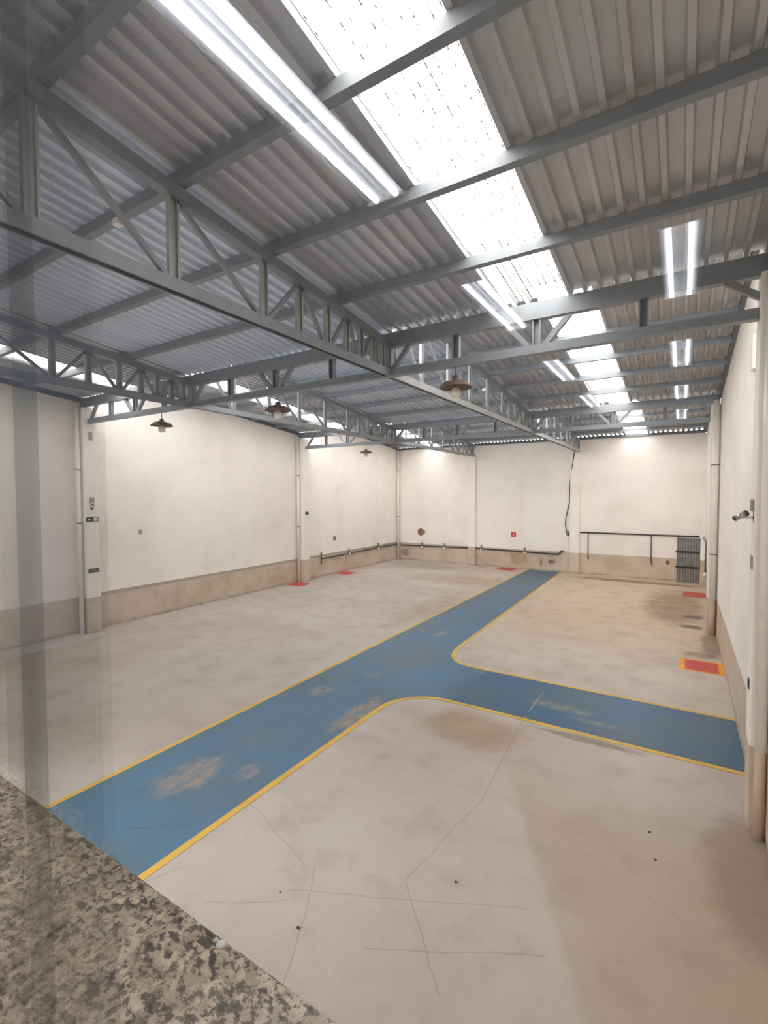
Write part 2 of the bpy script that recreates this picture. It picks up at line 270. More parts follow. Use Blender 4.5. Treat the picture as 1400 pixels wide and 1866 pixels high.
# ------------------------------------------------------------------ mesh helpers
class MB:
    def __init__(s): s.b = bmesh.new()
    def box(s, x0, x1, y0, y1, z0, z1):
        v = [s.b.verts.new((x, y, z)) for x in (x0, x1) for y in (y0, y1) for z in (z0, z1)]
        for f in ((0, 1, 3, 2), (4, 6, 7, 5), (0, 4, 5, 1), (2, 3, 7, 6), (0, 2, 6, 4), (1, 5, 7, 3)): s.b.faces.new([v[i] for i in f])
        return s
    def quad(s, pts): s.b.faces.new([s.b.verts.new(p) for p in pts]); return s
    def extr(s, pts2, p0, p1, u, v):      # extrude closed 2D profile from p0 to p1
        p0, p1, u, v = Vector(p0), Vector(p1), Vector(u), Vector(v)
        A = [s.b.verts.new(p0+u*a+v*b) for a, b in pts2]; B = [s.b.verts.new(p1+u*a+v*b) for a, b in pts2]; n = len(A)
        for i in range(n): s.b.faces.new((A[i], A[(i+1) % n], B[(i+1) % n], B[i]))
        s.b.faces.new(A[::-1]); s.b.faces.new(B); return s
    def prism(s, pts, vec):
        vec = Vector(vec); A = [s.b.verts.new(p) for p in pts]; B = [s.b.verts.new(Vector(p)+vec) for p in pts]; n = len(A)
        for i in range(n): s.b.faces.new((A[i], A[(i+1) % n], B[(i+1) % n], B[i]))
        s.b.faces.new(A[::-1]); s.b.faces.new(B); return s
    def bar(s, p0, p1, w_, h_, ref=(0, 0, 1), kind='box', tk=0.01, off=(0, 0)):
        p0, p1 = Vector(p0), Vector(p1); d = (p1-p0).normalized(); ref = Vector(ref)
        u = d.cross(ref).normalized(); v = u.cross(d).normalized()
        p0 = p0+u*off[0]+v*off[1]; p1 = p1+u*off[0]+v*off[1]
        a, b = w_/2, h_/2
        if kind == 'box': P = [(-a, -b), (a, -b), (a, b), (-a, b)]
        else:   # channel, open towards -v, with small lips
            l = a*0.35
            P = [(-a, b), (a, b), (a, -b), (a-l, -b), (a-l, -b+tk), (a-tk, -b+tk), (a-tk, b-tk), (-a+tk, b-tk), (-a+tk, -b+tk), (-a+l, -b+tk), (-a+l, -b), (-a, -b)]
        return s.extr(P, p0, p1, u, v)
    def tube(s, pts, r, n=12, caps=True):
        pts = [Vector(p) for p in pts]; rings = []
        for i, p in enumerate(pts):
            d = ((pts[min(i+1, len(pts)-1)]-p).normalized() + (p-pts[max(i-1, 0)]).normalized())
            d = d.normalized() if d.length > 1e-6 else Vector((0, 0, 1))
            ref = Vector((0, 0, 1)) if abs(d.z) < 0.9 else Vector((0, 1, 0))
            if rings and abs(d.dot(pu)) < 0.98: u = (pu-d*pu.dot(d)).normalized()
            else: u = d.cross(ref).normalized()
            pu = u; v = d.cross(u)
            rr = r[i] if isinstance(r, (list, tuple)) else r
            rings.append([s.b.verts.new(p+(u*math.cos(2*math.pi*k/n)+v*math.sin(2*math.pi*k/n))*rr) for k in range(n)])
        for A, B in zip(rings, rings[1:]):
            for k in range(n): s.b.faces.new((A[k], A[(k+1) % n], B[(k+1) % n], B[k])).smooth = True
        if caps: s.b.faces.new(rings[0][::-1]); s.b.faces.new(rings[-1])
        return s
    def lathe(s, prof, c=(0, 0, 0), n=24, close=False):
        rings = []
        for r, z in prof: rings.append([s.b.verts.new((c[0]+r*math.cos(2*math.pi*k/n), c[1]+r*math.sin(2*math.pi*k/n), c[2]+z)) for k in range(n)])
        for A, B in zip(rings, rings[1:]):
            for k in range(n): s.b.faces.new((A[k], A[(k+1) % n], B[(k+1) % n], B[k])).smooth = True
        if close: s.b.faces.new(rings[0][::-1]); s.b.faces.new(rings[-1])
        return s
    def obj(s, name, mat, parent=None, loc=None, origin=None):
        bmesh.ops.recalc_face_normals(s.b, faces=s.b.faces)
        if origin is not None: bmesh.ops.translate(s.b, verts=s.b.verts, vec=-Vector(origin))
        me = bpy.data.meshes.new(name); s.b.to_mesh(me); s.b.free(); me.materials.append(M[mat] if isinstance(mat, str) else mat)
        o = bpy.data.objects.new(name, me); C.objects.link(o)
        if origin is not None: o.location = origin
        if parent is not None:
            o.parent = parent
            o.location = Vector(o.location) if origin is None else Vector(origin)
        if loc is not None: o.location = loc
        return o
def tag(o, label, cat, group=None):
    o['label'] = label; o['category'] = cat
    if group: o['group'] = group
    return o
def struct(o, label=None):
    o['kind'] = 'structure'
    if label: o['label'] = label
    return o
def root(name, loc, label, cat, group=None):   # an Empty; parts built in world coordinates go under it with wp()
    o = bpy.data.objects.new(name, None); C.objects.link(o); o.location = loc; o.empty_display_size = 0.2
    return tag(o, label, cat, group)
def wp(mb, name, mat, r):                       # world-coordinate mesh parented to root r
    o = mb.obj(name, mat); o.parent = r
    base = r; off = Vector((0, 0, 0))
    while base is not None: off += Vector(base.location); base = base.parent
    o.location = -off; return o

# ------------------------------------------------------------------ setting: floor, walls, roof
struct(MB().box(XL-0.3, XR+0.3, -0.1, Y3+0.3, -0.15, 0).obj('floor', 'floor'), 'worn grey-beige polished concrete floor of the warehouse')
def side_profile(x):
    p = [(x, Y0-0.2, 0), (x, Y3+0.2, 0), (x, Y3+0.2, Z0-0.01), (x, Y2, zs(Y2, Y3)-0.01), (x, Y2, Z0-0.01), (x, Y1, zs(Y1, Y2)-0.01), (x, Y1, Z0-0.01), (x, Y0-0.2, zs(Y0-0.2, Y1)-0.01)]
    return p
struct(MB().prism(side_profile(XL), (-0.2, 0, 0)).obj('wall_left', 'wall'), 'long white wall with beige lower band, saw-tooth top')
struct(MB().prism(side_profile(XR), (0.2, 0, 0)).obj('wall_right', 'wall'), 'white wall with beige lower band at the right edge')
struct(MB().box(XL-0.2, XR+0.2, Y3, Y3+0.2, 0, 6.80).obj('wall_back', 'back_wall'), 'white back wall with stained beige lower band')
# front wall of the upstairs office with the window opening
WX0, WX1, WZ0, WZ1 = -3.6, 0.75, 3.65, 5.55
GX0, GX1, GZ = -8.6, -4.4, 3.8     # unseen gate opening, added to light the front of the hall
mb = MB(); mb.box(XL-0.2, GX0, 0.10, Y0, 0, zs(Y0, Y1)-0.02); mb.box(GX1, WX0, 0.10, Y0, 0, zs(Y0, Y1)-0.02); mb.box(GX0, GX1, 0.10, Y0, GZ, zs(Y0, Y1)-0.02); mb.box(WX1, XR+0.2, 0.10, Y0, 0, zs(Y0, Y1)-0.02)
mb.box(WX0, WX1, 0.10, Y0, 0, WZ0-0.03); mb.box(WX0, WX1, 0.10, Y0, WZ1, zs(Y0, Y1)-0.02)
struct(mb.obj('wall_front', 'wall'), 'white wall holding the office window')
# ledge strip low on the left wall
for i, (a, b) in enumerate([(7.5, 16.5), (16.95, 25.58)]):
    struct(MB().box(XL, XL+0.035, a, b, 0, 1.10).obj('trim_%d' % (i+1), 'wall_band'), 'beige plaster dado with a grey top band on the left wall, ' + ('between the two pilasters' if i == 0 else 'by the far corner'))
# pilasters
n = 3
def pil(x0, x1, y0, y1, z1, label):
    global n
    o = MB().box(x0, x1, y0, y1, 0, z1); bmesh.ops.bevel(o.b, geom=[e for e in o.b.edges if abs(e.verts[0].co.z-e.verts[1].co.z) > 1], offset=0.012, segments=2, affect='EDGES')
    struct(o.obj('trim_%d' % n, 'wall'), label); n += 1
pil(XL-0.05, -14.70, 7.08, 7.48, 6.62, 'white pilaster with dark signs on the left wall')
pil(XL-0.05, -14.72, 16.56, 16.94, 6.62, 'white pilaster further down the left wall')
pil(XR-0.16, XR+0.05, 7.08, 7.48, 6.66, 'white pilaster at the right edge of the view')
pil(XR-0.24, XR+0.05, 16.56, 16.94, 6.62, 'white pilaster further down the right wall')
pil(-4.85, -4.38, Y3-0.18, Y3+0.05, 6.66, 'white pilaster on the back wall under the cable')
pil(-10.38, -9.95, Y3-0.18, Y3+0.05, 6.66, 'white pilaster on the back wall, left of the walkway')
pil(XR-0.16, XR+0.05, Y3-0.18, Y3+0.05, 6.70, 'white corner pilaster beside the metal door')

def sheeting(x0, x1, ya, yb, ye, rb=0.026, ro=0.042):
    # trapezoidal profile with a 0.20 m pitch, ribs up
    mb = MB(); xs = []; k = math.floor(x0/0.2)-1
    while k*0.2 < x1+0.2:
        c = k*0.2
        for dx, h in ((-ro, 0.058), (-rb, 0), (rb, 0), (ro, 0.058)):
            xs.append((c+dx, h))
        xs.append((c+0.1, 0.058)); k += 1
    def hh(x):
        for (a, ha), (b, hb) in zip(xs, xs[1:]):
            if a <= x <= b: return ha+(hb-ha)*(x-a)/(b-a+1e-9)
        return 0
    P = [(x0, hh(x0))]+[p for p in xs if x0 < p[0] < x1]+[(x1, hh(x1))]
    A = [mb.b.verts.new((x, ya, zs(ya, ye)+h)) for x, h in P]; B = [mb.b.verts.new((x, yb, zs(yb, ye)+h)) for x, h in P]
    for i in range(len(P)-1): mb.b.faces.new((A[i], A[i+1], B[i+1], B[i]))
    return mb
bayname = ['near', 'middle', 'far']
SK = [(-13.1, -12.2), (-2.35, -1.43)]
wn = 2
for bi, (ya, ye) in enumerate(BAYS):
    yb = ye-0.01 if bi < 2 else ye+0.055
    for (a, b), mt in [((XL-0.2, SK[0][0]), 'sheet'), ((SK[0][1], XB), 'sheet'), ((XB, XA), 'sheet_m'), ((XA, SK[1][0]), 'sheet'), ((SK[1][1], XR+0.2), 'sheet_r')]:
        struct(sheeting(a, b, ya, yb, ye, *((0.026, 0.042) if bi < 2 else (0.048, 0.066))).obj('ceiling', mt), 'corrugated metal roof sheeting of the %s bay' % bayname[bi])
    for si, (a, b) in enumerate(SK):
        struct(sheeting(a, b, ya, yb, ye).obj('window_%d' % wn, 'skylight'), 'translucent roof light strip in the %s bay, %s side' % (bayname[bi], 'left' if si == 0 else 'right')); wn += 1
# portals guide the sky light through the openings (light sampling only)
def portal(cx, cy, cz, sx, sy, rot):
    L = bpy.data.lights.new('sky_portal', 'AREA'); L.shape = 'RECTANGLE'; L.size = sx; L.size_y = sy; L.cycles.is_portal = True
    o = bpy.data.objects.new('sky_portal', L); C.objects.link(o); o.location = (cx, cy, cz); o.rotation_euler = rot
for bi, (ya, ye) in enumerate(BAYS):
    for a, b in SK:
        ym = (ya+ye)/2; portal((a+b)/2, ym, zs(ym, ye)+0.08, b-a, (ye-ya), (-math.atan(SL), 0, 0))
for yy, zt in ((Y1, zs(Y1, Y2)), (Y2, zs(Y2, Y3))):
    portal((XL+XR)/2, yy-0.05, (6.98+zt)/2, XR-XL, zt-6.98, (math.pi/2, 0, 0))

portal((GX0+GX1)/2, 0.12, GZ/2, GX1-GX0, GZ, (math.pi/2, 0, 0))

# ------------------------------------------------------------------ roof steel
ordn = ['first', 'second', 'third', 'fourth', 'fifth', 'sixth', 'seventh']
PUR = [[1.87, 3.12, 4.42, 5.80], [7.42, 8.50, 9.78, 11.10, 12.45, 13.80, 15.15], [16.87, 18.2, 19.5, 20.8, 22.1, 23.4, 24.6]]
for bi, ys in enumerate(PUR):
    ye = BAYS[bi][1]
    for k, yy in enumerate(ys):
        zt = zs(yy, ye)-0.002
        o = MB().bar((XL, yy, zt-0.065), (XR, yy, zt-0.065), 0.06, 0.13, (0, 0, 1), 'box')
        o.bar((XL, yy+0.05, zt-0.122), (XR, yy+0.05, zt-0.122), 0.05, 0.01)
        tag(o.obj('roof_purlin', 'steel_lit' if (bi > 0 and k < 3) else 'steel', origin=((XL+XR)/2, yy, zt-0.13)),  # purlins behind the roof steps get the lit tone
            'grey steel purlin under the %s bay of roofing, %s counting from the window' % (bayname[bi], ordn[k]), 'purlin', 'purlins under the %s roof bay' % bayname[bi])
# edge angle along the side walls
for side, x0 in (('left', XL), ('right', XR-0.07)):
    for bi, (ya, ye) in enumerate(BAYS):
        y_a = max(ya, Y0)+0.02; y_b = ye-0.05
        mb = MB().prism([(x0, y_a, zs(y_a, ye)-0.13), (x0, y_b, zs(y_b, ye)-0.13), (x0, y_b, zs(y_b, ye)-0.002), (x0, y_a, zs(y_a, ye)-0.002)], (0.07, 0, 0))
        tag(mb.obj('edge_angle', 'steel_d', origin=(x0, (y_a+y_b)/2, zs((y_a+y_b)/2, ye))), 'dark sloping steel edge angle along the top of the %s wall, %s bay' % (side, bayname[bi]), 'steel angle', 'edge angles along the side walls')

# cross trusses
def cross_truss(yc, label):
    r = root('cross_truss', ((XL+XR)/2, yc, 6.17), label, 'truss', 'cross trusses')
    wp(MB().box(XL+0.02, XR-0.02, yc-0.06, yc+0.06, 6.67, 6.918), 'top_beam', 'steel', r)
    mb = MB(); mb.box(XL+0.42, XR-0.165, yc-0.055, yc+0.055, 6.165, 6.30); mb.box(XL+0.42, XR-0.2, yc-0.075, yc-0.055, 6.165, 6.20)
    wp(mb, 'bottom_chord', 'steel', r)
    cols = [XL+0.42, XB, XA, XR-0.19]
    def d(xa, za, xb, zb, w_=0.075, nm='diagonal'):
        m2 = MB(); m2.bar((xa, yc, za), (xb, yc, zb), w_, 0.07, (0, 1, 0)); wp(m2, nm, 'steel', r)
    def v(x):
        m2 = MB(); m2.bar((x, yc, 6.30), (x, yc, 6.67), 0.12, 0.08, (0, 1, 0), 'c', 0.012); wp(m2, 'vertical', 'steel', r)
    for i in range(3):
        a, b = cols[i], cols[i+1]; L = b-a
        d(a+0.1, 6.30, a+0.42, 6.67)
        v(a+L*0.25); xm = a+L*0.5; v(xm); d(xm-0.12, 6.30, xm-0.46, 6.67); d(xm+0.12, 6.30, xm+0.46, 6.67); v(a+L*0.77)
        if i < 2: d(b-0.1, 6.30, b-0.42, 6.67); m2 = MB(); m2.bar((b, yc, 6.30), (b, yc, 6.67), 0.14, 0.1, (0, 1, 0)); wp(m2, 'vertical', 'steel', r)
        else: d(b+0.06, 6.42, b-0.30, 6.68)
cross_truss(Y1, 'grey steel cross truss spanning the hall nearest the window')
cross_truss(Y2, 'grey steel cross truss spanning the hall near the back wall')
# beam on the back wall
tag(MB().box(XL+0.05, XR-0.05, Y3-0.09, Y3+0.1, 6.80, 6.925).obj('eaves_beam', 'steel_d', origin=((XL+XR)/2, Y3, 6.8)), 'dark steel beam along the top of the back wall', 'beam')

def shed_truss(x, bi, label, y0):
    ya, ye = BAYS[bi]; ya = y0; yb = ye-0.06 if bi < 2 else ye-0.19
    zl = 6.165
    r = root('shed_truss', (x, (ya+yb)/2, zl), label, 'truss', 'sloping trusses along the hall')
    top = lambda y: zs(y, ye)-0.15
    wp(MB().prism([(x-0.06, ya, top(ya)-0.13), (x-0.06, yb, top(yb)-0.13), (x-0.06, yb, top(yb)), (x-0.06, ya, top(ya))], (0.12, 0, 0)), 'top_chord', 'steel', r)
    mb = MB(); mb.bar((x, ya, zl+0.065), (x, yb, zl+0.065), 0.13, 0.13, (0, 0, 1), 'c', 0.012)
    wp(mb, 'bottom_chord', 'steel_lit' if bi else 'steel', r)
    base = {0: [0.55, 1.80, 3.06, 4.30, 4.94, 5.55, 6.02, 6.40, 6.75, 7.05], 1: [7.45, 8.54, 9.80, 11.06, 12.30, 13.55, 14.2, 14.8, 15.3, 15.75, 16.1, 16.5]}
    base[2] = [q+9.12 for q in base[1][:-1]]+[25.4]
    ys = [q for q in base[bi] if ya < q < yb]
    for q in ys:
        m2 = MB(); m2.bar((x, q, zl+0.13), (x, q, top(q)-0.13), 0.12, 0.05, (-1, 0, 0), 'c', 0.012)
        wp(m2, 'vertical', 'steel_lit', r)
    for i, (p, q) in enumerate(zip(ys, ys[1:])):
        m2 = MB(); long_ = (q-p) > 0.9
        if long_ or i % 2 == 0: m2.bar((x, p+0.05, top(p)-0.14), (x, q-0.08, zl+0.14), 0.05, 0.05, (1, 0, 0))
        else: m2.bar((x, q-0.05, top(q)-0.14), (x, p+0.08, zl+0.14), 0.05, 0.05, (1, 0, 0))
        wp(m2, 'diagonal', 'steel', r)
for x, nm in ((XA, 'right-hand'), (XB, 'left-hand')):
    shed_truss(x, 0, 'deep grey steel %s truss running from the window end to the near cross truss' % nm, Y0)
    shed_truss(x, 1, 'grey steel %s sloping truss between the two cross trusses' % nm, Y1+0.06)
    shed_truss(x, 2, 'short grey steel %s sloping truss reaching the back wall' % nm, Y2+0.06)

# ------------------------------------------------------------------ floor paint
def arc(cx, cy, r, a0, a1, k=14): return [(cx+r*math.cos(math.radians(a0+(a1-a0)*i/k)), cy+r*math.sin(math.radians(a0+(a1-a0)*i/k))) for i in range(k+1)]
def smooth_corner(p0, pc, p1, k=12):
    return [((1-t_)**2*p0[0]+2*t_*(1-t_)*pc[0]+t_*t_*p1[0], (1-t_)**2*p0[1]+2*t_*(1-t_)*pc[1]+t_*t_*p1[1]) for t_ in [i/k for i in range(k+1)]]
NEAR = [(-4.88, Y0+0.01), (-4.88, 6.0)] + arc(-3.83, 7.53, 1.05, 180, 90) + [(-2.0, 8.58), (XR-0.01, 8.58)]
FAR = [(XR-0.01, 10.46), (-2.0, 10.46)] + smooth_corner((-4.1, 10.46), (-5.0, 10.5), (-5.03, 11.8)) + [(-5.08, 13.5), (-5.30, Y3-0.02)]
LEFTE = [(-6.94, Y3-0.02), (-6.94, Y0+0.01)]
r = root('painted_walkway', (-5.9, 9.5, 0), 'worn blue T-shaped walkway painted on the concrete floor with yellow edges', 'floor marking')
from mathutils.geometry import tessellate_polygon
mb = MB(); _pl = NEAR+FAR+LEFTE; _vs = [mb.b.verts.new((x, y, 0.002)) for x, y in _pl]
for tri in tessellate_polygon([[Vector((x, y, 0)) for x, y in _pl]]): mb.b.faces.new([_vs[i] for i in tri])
wp(mb, 'blue_surface', 'blue', r)
def ribbon(pts, w_, z_, side):
    mb = MB(); L = []; R_ = []
    for i, p in enumerate(pts):
        a = Vector(pts[max(i-1, 0)]); b = Vector(pts[min(i+1, len(pts)-1)]); d = (b-a).normalized(); nn = Vector((-d.y, d.x))*side
        L.append(mb.b.verts.new((p[0], p[1], z_))); R_.append(mb.b.verts.new((p[0]+nn.x*w_, p[1]+nn.y*w_, z_)))
    for i in range(len(pts)-1): mb.b.faces.new((L[i], L[i+1], R_[i+1], R_[i]))
    return mb
wp(ribbon(NEAR, 0.10, 0.004, -1), 'edge_line', 'yellow', r)
wp(ribbon(FAR, 0.09, 0.004, -1), 'edge_line', 'yellow', r)
wp(ribbon(LEFTE, 0.09, 0.004, -1), 'edge_line', 'yellow', r)
def fire_mark(x0, x1, y0, y1, label, mat='red', sides='lrtb'):
    r = root('floor_square', ((x0+x1)/2, (y0+y1)/2, 0), label, 'floor marking', 'red keep-clear squares on the floor')
    e = 0.10
    a, b, c_, d_ = x0+(e if 'l' in sides else 0), x1-(e if 'r' in sides else 0), y0+(e*0.7 if 'b' in sides else 0), y1-(e*0.7 if 't' in sides else 0)
    wp(MB().quad([(x0, y0, 0.003), (x1, y0, 0.003), (x1, y1, 0.003), (x0, y1, 0.003)]), 'border', 'orange' if len(sides) > 1 else mat, r)
    wp(MB().quad([(a, c_, 0.006), (b, c_, 0.006), (b, d_, 0.006), (a, d_, 0.006)]), 'red_field', mat, r)
fire_mark(0.03, 0.89, 12.95, 13.85, 'bright red floor square with amber border, nearest on the right wall')
fire_mark(0.10, 0.88, 22.2, 23.3, 'faded red floor square against the right wall near the metal door', 'red_faded', 'r')
fire_mark(-8.5, -7.55, Y3-0.95, Y3-0.03, 'orange-red floor square against the back wall beside the walkway', 'red_faded', 'r')
fire_mark(-15.05, -14.3, 15.75, 16.5, 'small red floor square at the foot of the second left pilaster', 'red', 'n')
fire_mark(-15.05, -14.25, 19.3, 20.1, 'red floor square against the left wall beyond the second pilaster', 'red', 'n')

# ------------------------------------------------------------------ back wall: door, pipes, signs
YB = Y3
r = root('metal_door', (0.35, YB-0.03, 0.02), 'narrow grey ribbed metal door with two dark bars on the back wall', 'door')
mb = MB()
k = 16
for i in range(k):
    x0 = -0.10+0.90*i/k; x1 = -0.10+0.90*(i+1)/k; dz = 0.012 if i % 2 else 0
    mb.box(x0, x1, YB-0.045-dz, YB-0.01, 0.02, 2.0)
wp(mb, 'ribbed_panel', 'door', r)
mb = MB(); mb.box(-0.15, -0.10, YB-0.07, YB, 0, 2.03); mb.box(0.70, 0.74, YB-0.07, YB, 0, 2.03); mb.box(-0.15, 0.74, YB-0.07, YB, 1.99, 2.03)
wp(mb, 'frame', 'steel_d', r)
for z in (1.40, 0.70): wp(MB().box(-0.21, 0.735, YB-0.12, YB-0.06, z-0.03, z+0.03), 'cross_bar', 'black', r)
wp(MB().box(0.02, 0.08, YB-0.11, YB-0.05, 1.06, 1.14), 'latch', 'black', r)
wp(MB().box(-0.05, 0.12, YB-0.07, YB-0.05, 0.96, 0.99), 'bolt', 'steel_d', r)

def pipe(name, pts, rad, mat, label, cat='pipe', group=None, parts=()):
    r = root(name, pts[0], label, cat, group); wp(MB().tube(pts, rad), 'tube', mat, r)
    for nm, mb, mt in parts: wp(mb, nm, mt, r)
    return r
def stub(x, z, h, dy=0.05): return ('tap_stub', MB().tube([(x, YB-dy, z), (x, YB-dy, z+h)], 0.03).tube([(x-0.06, YB-dy, z+h), (x+0.06, YB-dy, z+h)], 0.018), 'pipe_g')
def valve(x, z, dy=0.08): return ('valve', MB().lathe([(0.0, -0.06), (0.055, -0.05), (0.055, 0.05), (0, 0.06)], (x, YB-dy, z-0.03), 12), 'white')
pipe('wall_conduit', [(-14.88, YB-0.06, 0.90), (-10.42, YB-0.06, 0.97)], 0.035, 'pipe_d', 'dark conduit low on the back wall between far corner and left pilaster', parts=[stub(-13.4, 0.90, 0.22), valve(-13.4, 0.88), stub(-11.9, 0.93, 0.2), valve(-11.9, 0.90)])
pipe('wall_conduit', [(-9.93, YB-0.06, 0.97), (-9.0, YB-0.06, 0.965), (-5.75, YB-0.06, 0.93), (-5.45, YB-0.06, 0.93), (-5.32, YB-0.06, 1.0), (-5.28, YB-0.06, 1.10), (-5.15, YB-0.06, 1.12)], 0.038, 'pipe_d',
     'dark conduit low on the back wall between the two pilasters', parts=[stub(-9.62, 0.97, 0.2), valve(-9.62, 0.95), stub(-7.16, 0.95, 0.2), valve(-7.16, 0.93), ('thin_pipe', MB().tube([(-5.2, YB-0.05, 1.10), (-4.95, YB-0.05, 1.10), (-4.90, YB-0.05, 1.2), (-4.90, YB-0.05, 1.85)], 0.02), 'white')])
pipe('conduit_elbow', [(-4.90, YB-0.09, 1.90), (-4.90, YB-0.09, 2.08), (-4.89, YB-0.13, 2.13), (-4.86, YB-0.19, 2.14)], 0.035, 'pipe_d', 'short dark conduit elbow beside the cable end on the back wall')
pipe('water_pipe', [(-4.36, YB-0.06, 2.12), (0.70, YB-0.06, 2.12)], 0.036, 'pipe_d', 'long dark horizontal pipe on the back wall ending above the metal door',
     parts=[('drop_pipe', MB().tube([(-3.98, YB-0.06, 2.10), (-3.98, YB-0.06, 0.88)], 0.022), 'pipe_g'), ('drop_pipe', MB().tube([(-1.2, YB-0.06, 2.10), (-1.2, YB-0.06, 0.98)], 0.024), 'pipe_g'),
            ('tap', MB().tube([(-3.98, YB-0.06, 0.92), (-3.95, YB-0.14, 0.86), (-3.93, YB-0.16, 0.78)], 0.028), 'pipe_d'),
            ('tap', MB().tube([(-1.2, YB-0.06, 1.0), (-1.2, YB-0.14, 0.93), (-1.18, YB-0.17, 0.85), (-1.14, YB-0.17, 0.68)], [0.05, 0.045, 0.03, 0.03]), 'pipe_g')])
pipe('hanging_cable', [(-4.62, YB-0.22, 6.30), (-4.70, YB-0.20, 5.9), (-4.78, YB-0.16, 5.3), (-4.86, YB-0.10, 4.7), (-4.90, YB-0.07, 4.1), (-4.90, YB-0.07, 3.6), (-4.98, YB-0.07, 3.2), (-5.06, YB-0.07, 2.85), (-5.08, YB-0.07, 2.5), (-5.03, YB-0.07, 2.2), (-4.98, YB-0.07, 1.93)], 0.022, 'black',
     'black cable hanging from the truss end down the back wall', 'cable')
r = root('hydrant_sign', (-7.79, YB-0.01, 1.85), 'small square red sign with a white mark on the back wall', 'sign')
wp(MB().box(-7.92, -7.66, YB-0.015, YB, 1.72, 1.98), 'plate', 'sign_red', r)
wp(MB().box(-7.82, -7.77, YB-0.02, YB-0.014, 1.78, 1.92).box(-7.84, -7.75, YB-0.02, YB-0.014, 1.84, 1.865), 'pictogram', 'white', r)
r = root('wall_hole', (-13.5, YB-0.01, 1.76), 'broken hole in the back wall showing brown brick behind the plaster', 'hole')
ring = [(-13.5+0.26*(1+0.12*math.sin(3*a+1))*math.cos(a), 1.76+0.22*(1+0.1*math.cos(4*a))*math.sin(a)) for a in [2*math.pi*i/18 for i in range(18)]]
wp(MB().prism([(x, YB-0.012, z) for x, z in ring], (0, 0.01, 0)), 'brick_patch', 'brick', r)
mb = MB()
A = [mb.b.verts.new((x, YB-0.03, z)) for x, z in ring]; B = [mb.b.verts.new((-13.5+(x+13.5)*0.84, YB-0.012, 1.76+(z-1.76)*0.84)) for x, z in ring]; D = [mb.b.verts.new((-13.5+(x+13.5)*1.08, YB-0.001, 1.76+(z-1.76)*1.08)) for x, z in ring]
for i in range(18):
    j = (i+1) % 18; mb.b.faces.new((A[i], A[j], B[j], B[i])); mb.b.faces.new((A[i], A[j], D[j], D[i]))
wp(mb, 'plaster_rim', 'rim', r)
wp(MB().box(-13.52, -13.46, YB-0.03, YB-0.012, 1.56, 1.96), 'conduit_stub', 'pipe_g', r)

# left wall pipes
def lstub(y, z, h): return ('tap_stub', MB().tube([(XL+0.09, y, z), (XL+0.09, y, z+h)], 0.03).tube([(XL+0.09, y-0.07, z+h), (XL+0.09, y+0.07, z+h)], 0.018), 'pipe_d')
def lvalve(y, z): return ('valve', MB().lathe([(0.0, -0.05), (0.05, -0.05), (0.05, 0.05), (0, 0.06)], (XL+0.11, y, z-0.03), 12), 'white')
pipe('wall_conduit', [(XL+0.08, 18.15, 0.90), (XL+0.08, 20.46, 0.92), (XL+0.08, 23.33, 0.96), (XL+0.08, 25.45, 0.96)], 0.036, 'pipe_d', 'dark conduit low on the left wall running to the far corner',
     parts=[lstub(18.15, 0.66, 0.52), lstub(20.46, 0.92, 0.26), lvalve(20.5, 0.92), lstub(23.33, 0.95, 0.24), lvalve(23.33, 0.94)])
tag(MB().box(XL, XL+0.03, 19.22, 19.38, 1.72, 1.92).obj('wall_box', 'enamel', origin=(XL, 19.3, 1.82)), 'small brown box on the left wall beyond the second pilaster', 'electrical box')
tag(MB().box(XL, XL+0.02, 23.33, 23.47, 3.48, 3.62).obj('wall_box', 'pvc', origin=(XL, 23.4, 3.55)), 'small pale box high on the left wall near the far corner', 'electrical box')
tag(MB().box(XL, XL+0.02, 8.93, 9.05, 2.80, 2.95).obj('wall_box', 'cement', origin=(XL, 9, 2.87)), 'small grey plate on the left wall beyond the first pilaster', 'electrical box')

def downpipe(x, y, rad, ztop, label, brackets, zpaint=None, base_mat='pvc'):
    r = root('downpipe', (x, y, 0), label, 'pipe', 'rainwater downpipes')
    wp(MB().tube([(x, y, 0.0 if zpaint is None else zpaint), (x, y, ztop)], rad, 16), 'pipe', 'pvc', r)
    if zpaint: wp(MB().tube([(x, y, 0.0), (x, y, zpaint)], rad, 16), 'painted_foot', M['dado_flat'], r)
    for z in brackets: wp(MB().tube([(x, y, z-0.015), (x, y, z+0.015)], rad+0.012, 16).box(x-rad*1.35, x+rad*1.35, y+rad*0.3, y+rad*0.3+0.03, z-0.012, z+0.012), 'bracket', 'steel_d', r)
    return r
M['dado_flat'] = plain('beige_painted_pipe', lin(198, 176, 152), 0.6, 0, 0.05)
downpipe(-14.83, 6.99, 0.062, 6.62, 'white downpipe in front of the first left pilaster', (4.82, 3.27))
downpipe(-14.98, 16.47, 0.065, 6.70, 'white downpipe in front of the second left pilaster', (4.95, 2.6))
downpipe(-14.98, 25.58, 0.075, 6.78, 'white downpipe in the far left corner', (5.56, 2.7))
downpipe(0.835, 6.99, 0.058, 6.60, 'downpipe with beige foot at the right pilaster nearest the window', (), 1.06)
downpipe(0.785, 16.45, 0.078, 6.70, 'thick downpipe with beige foot on the far right pilaster', (4.9, 2.35), 1.08)

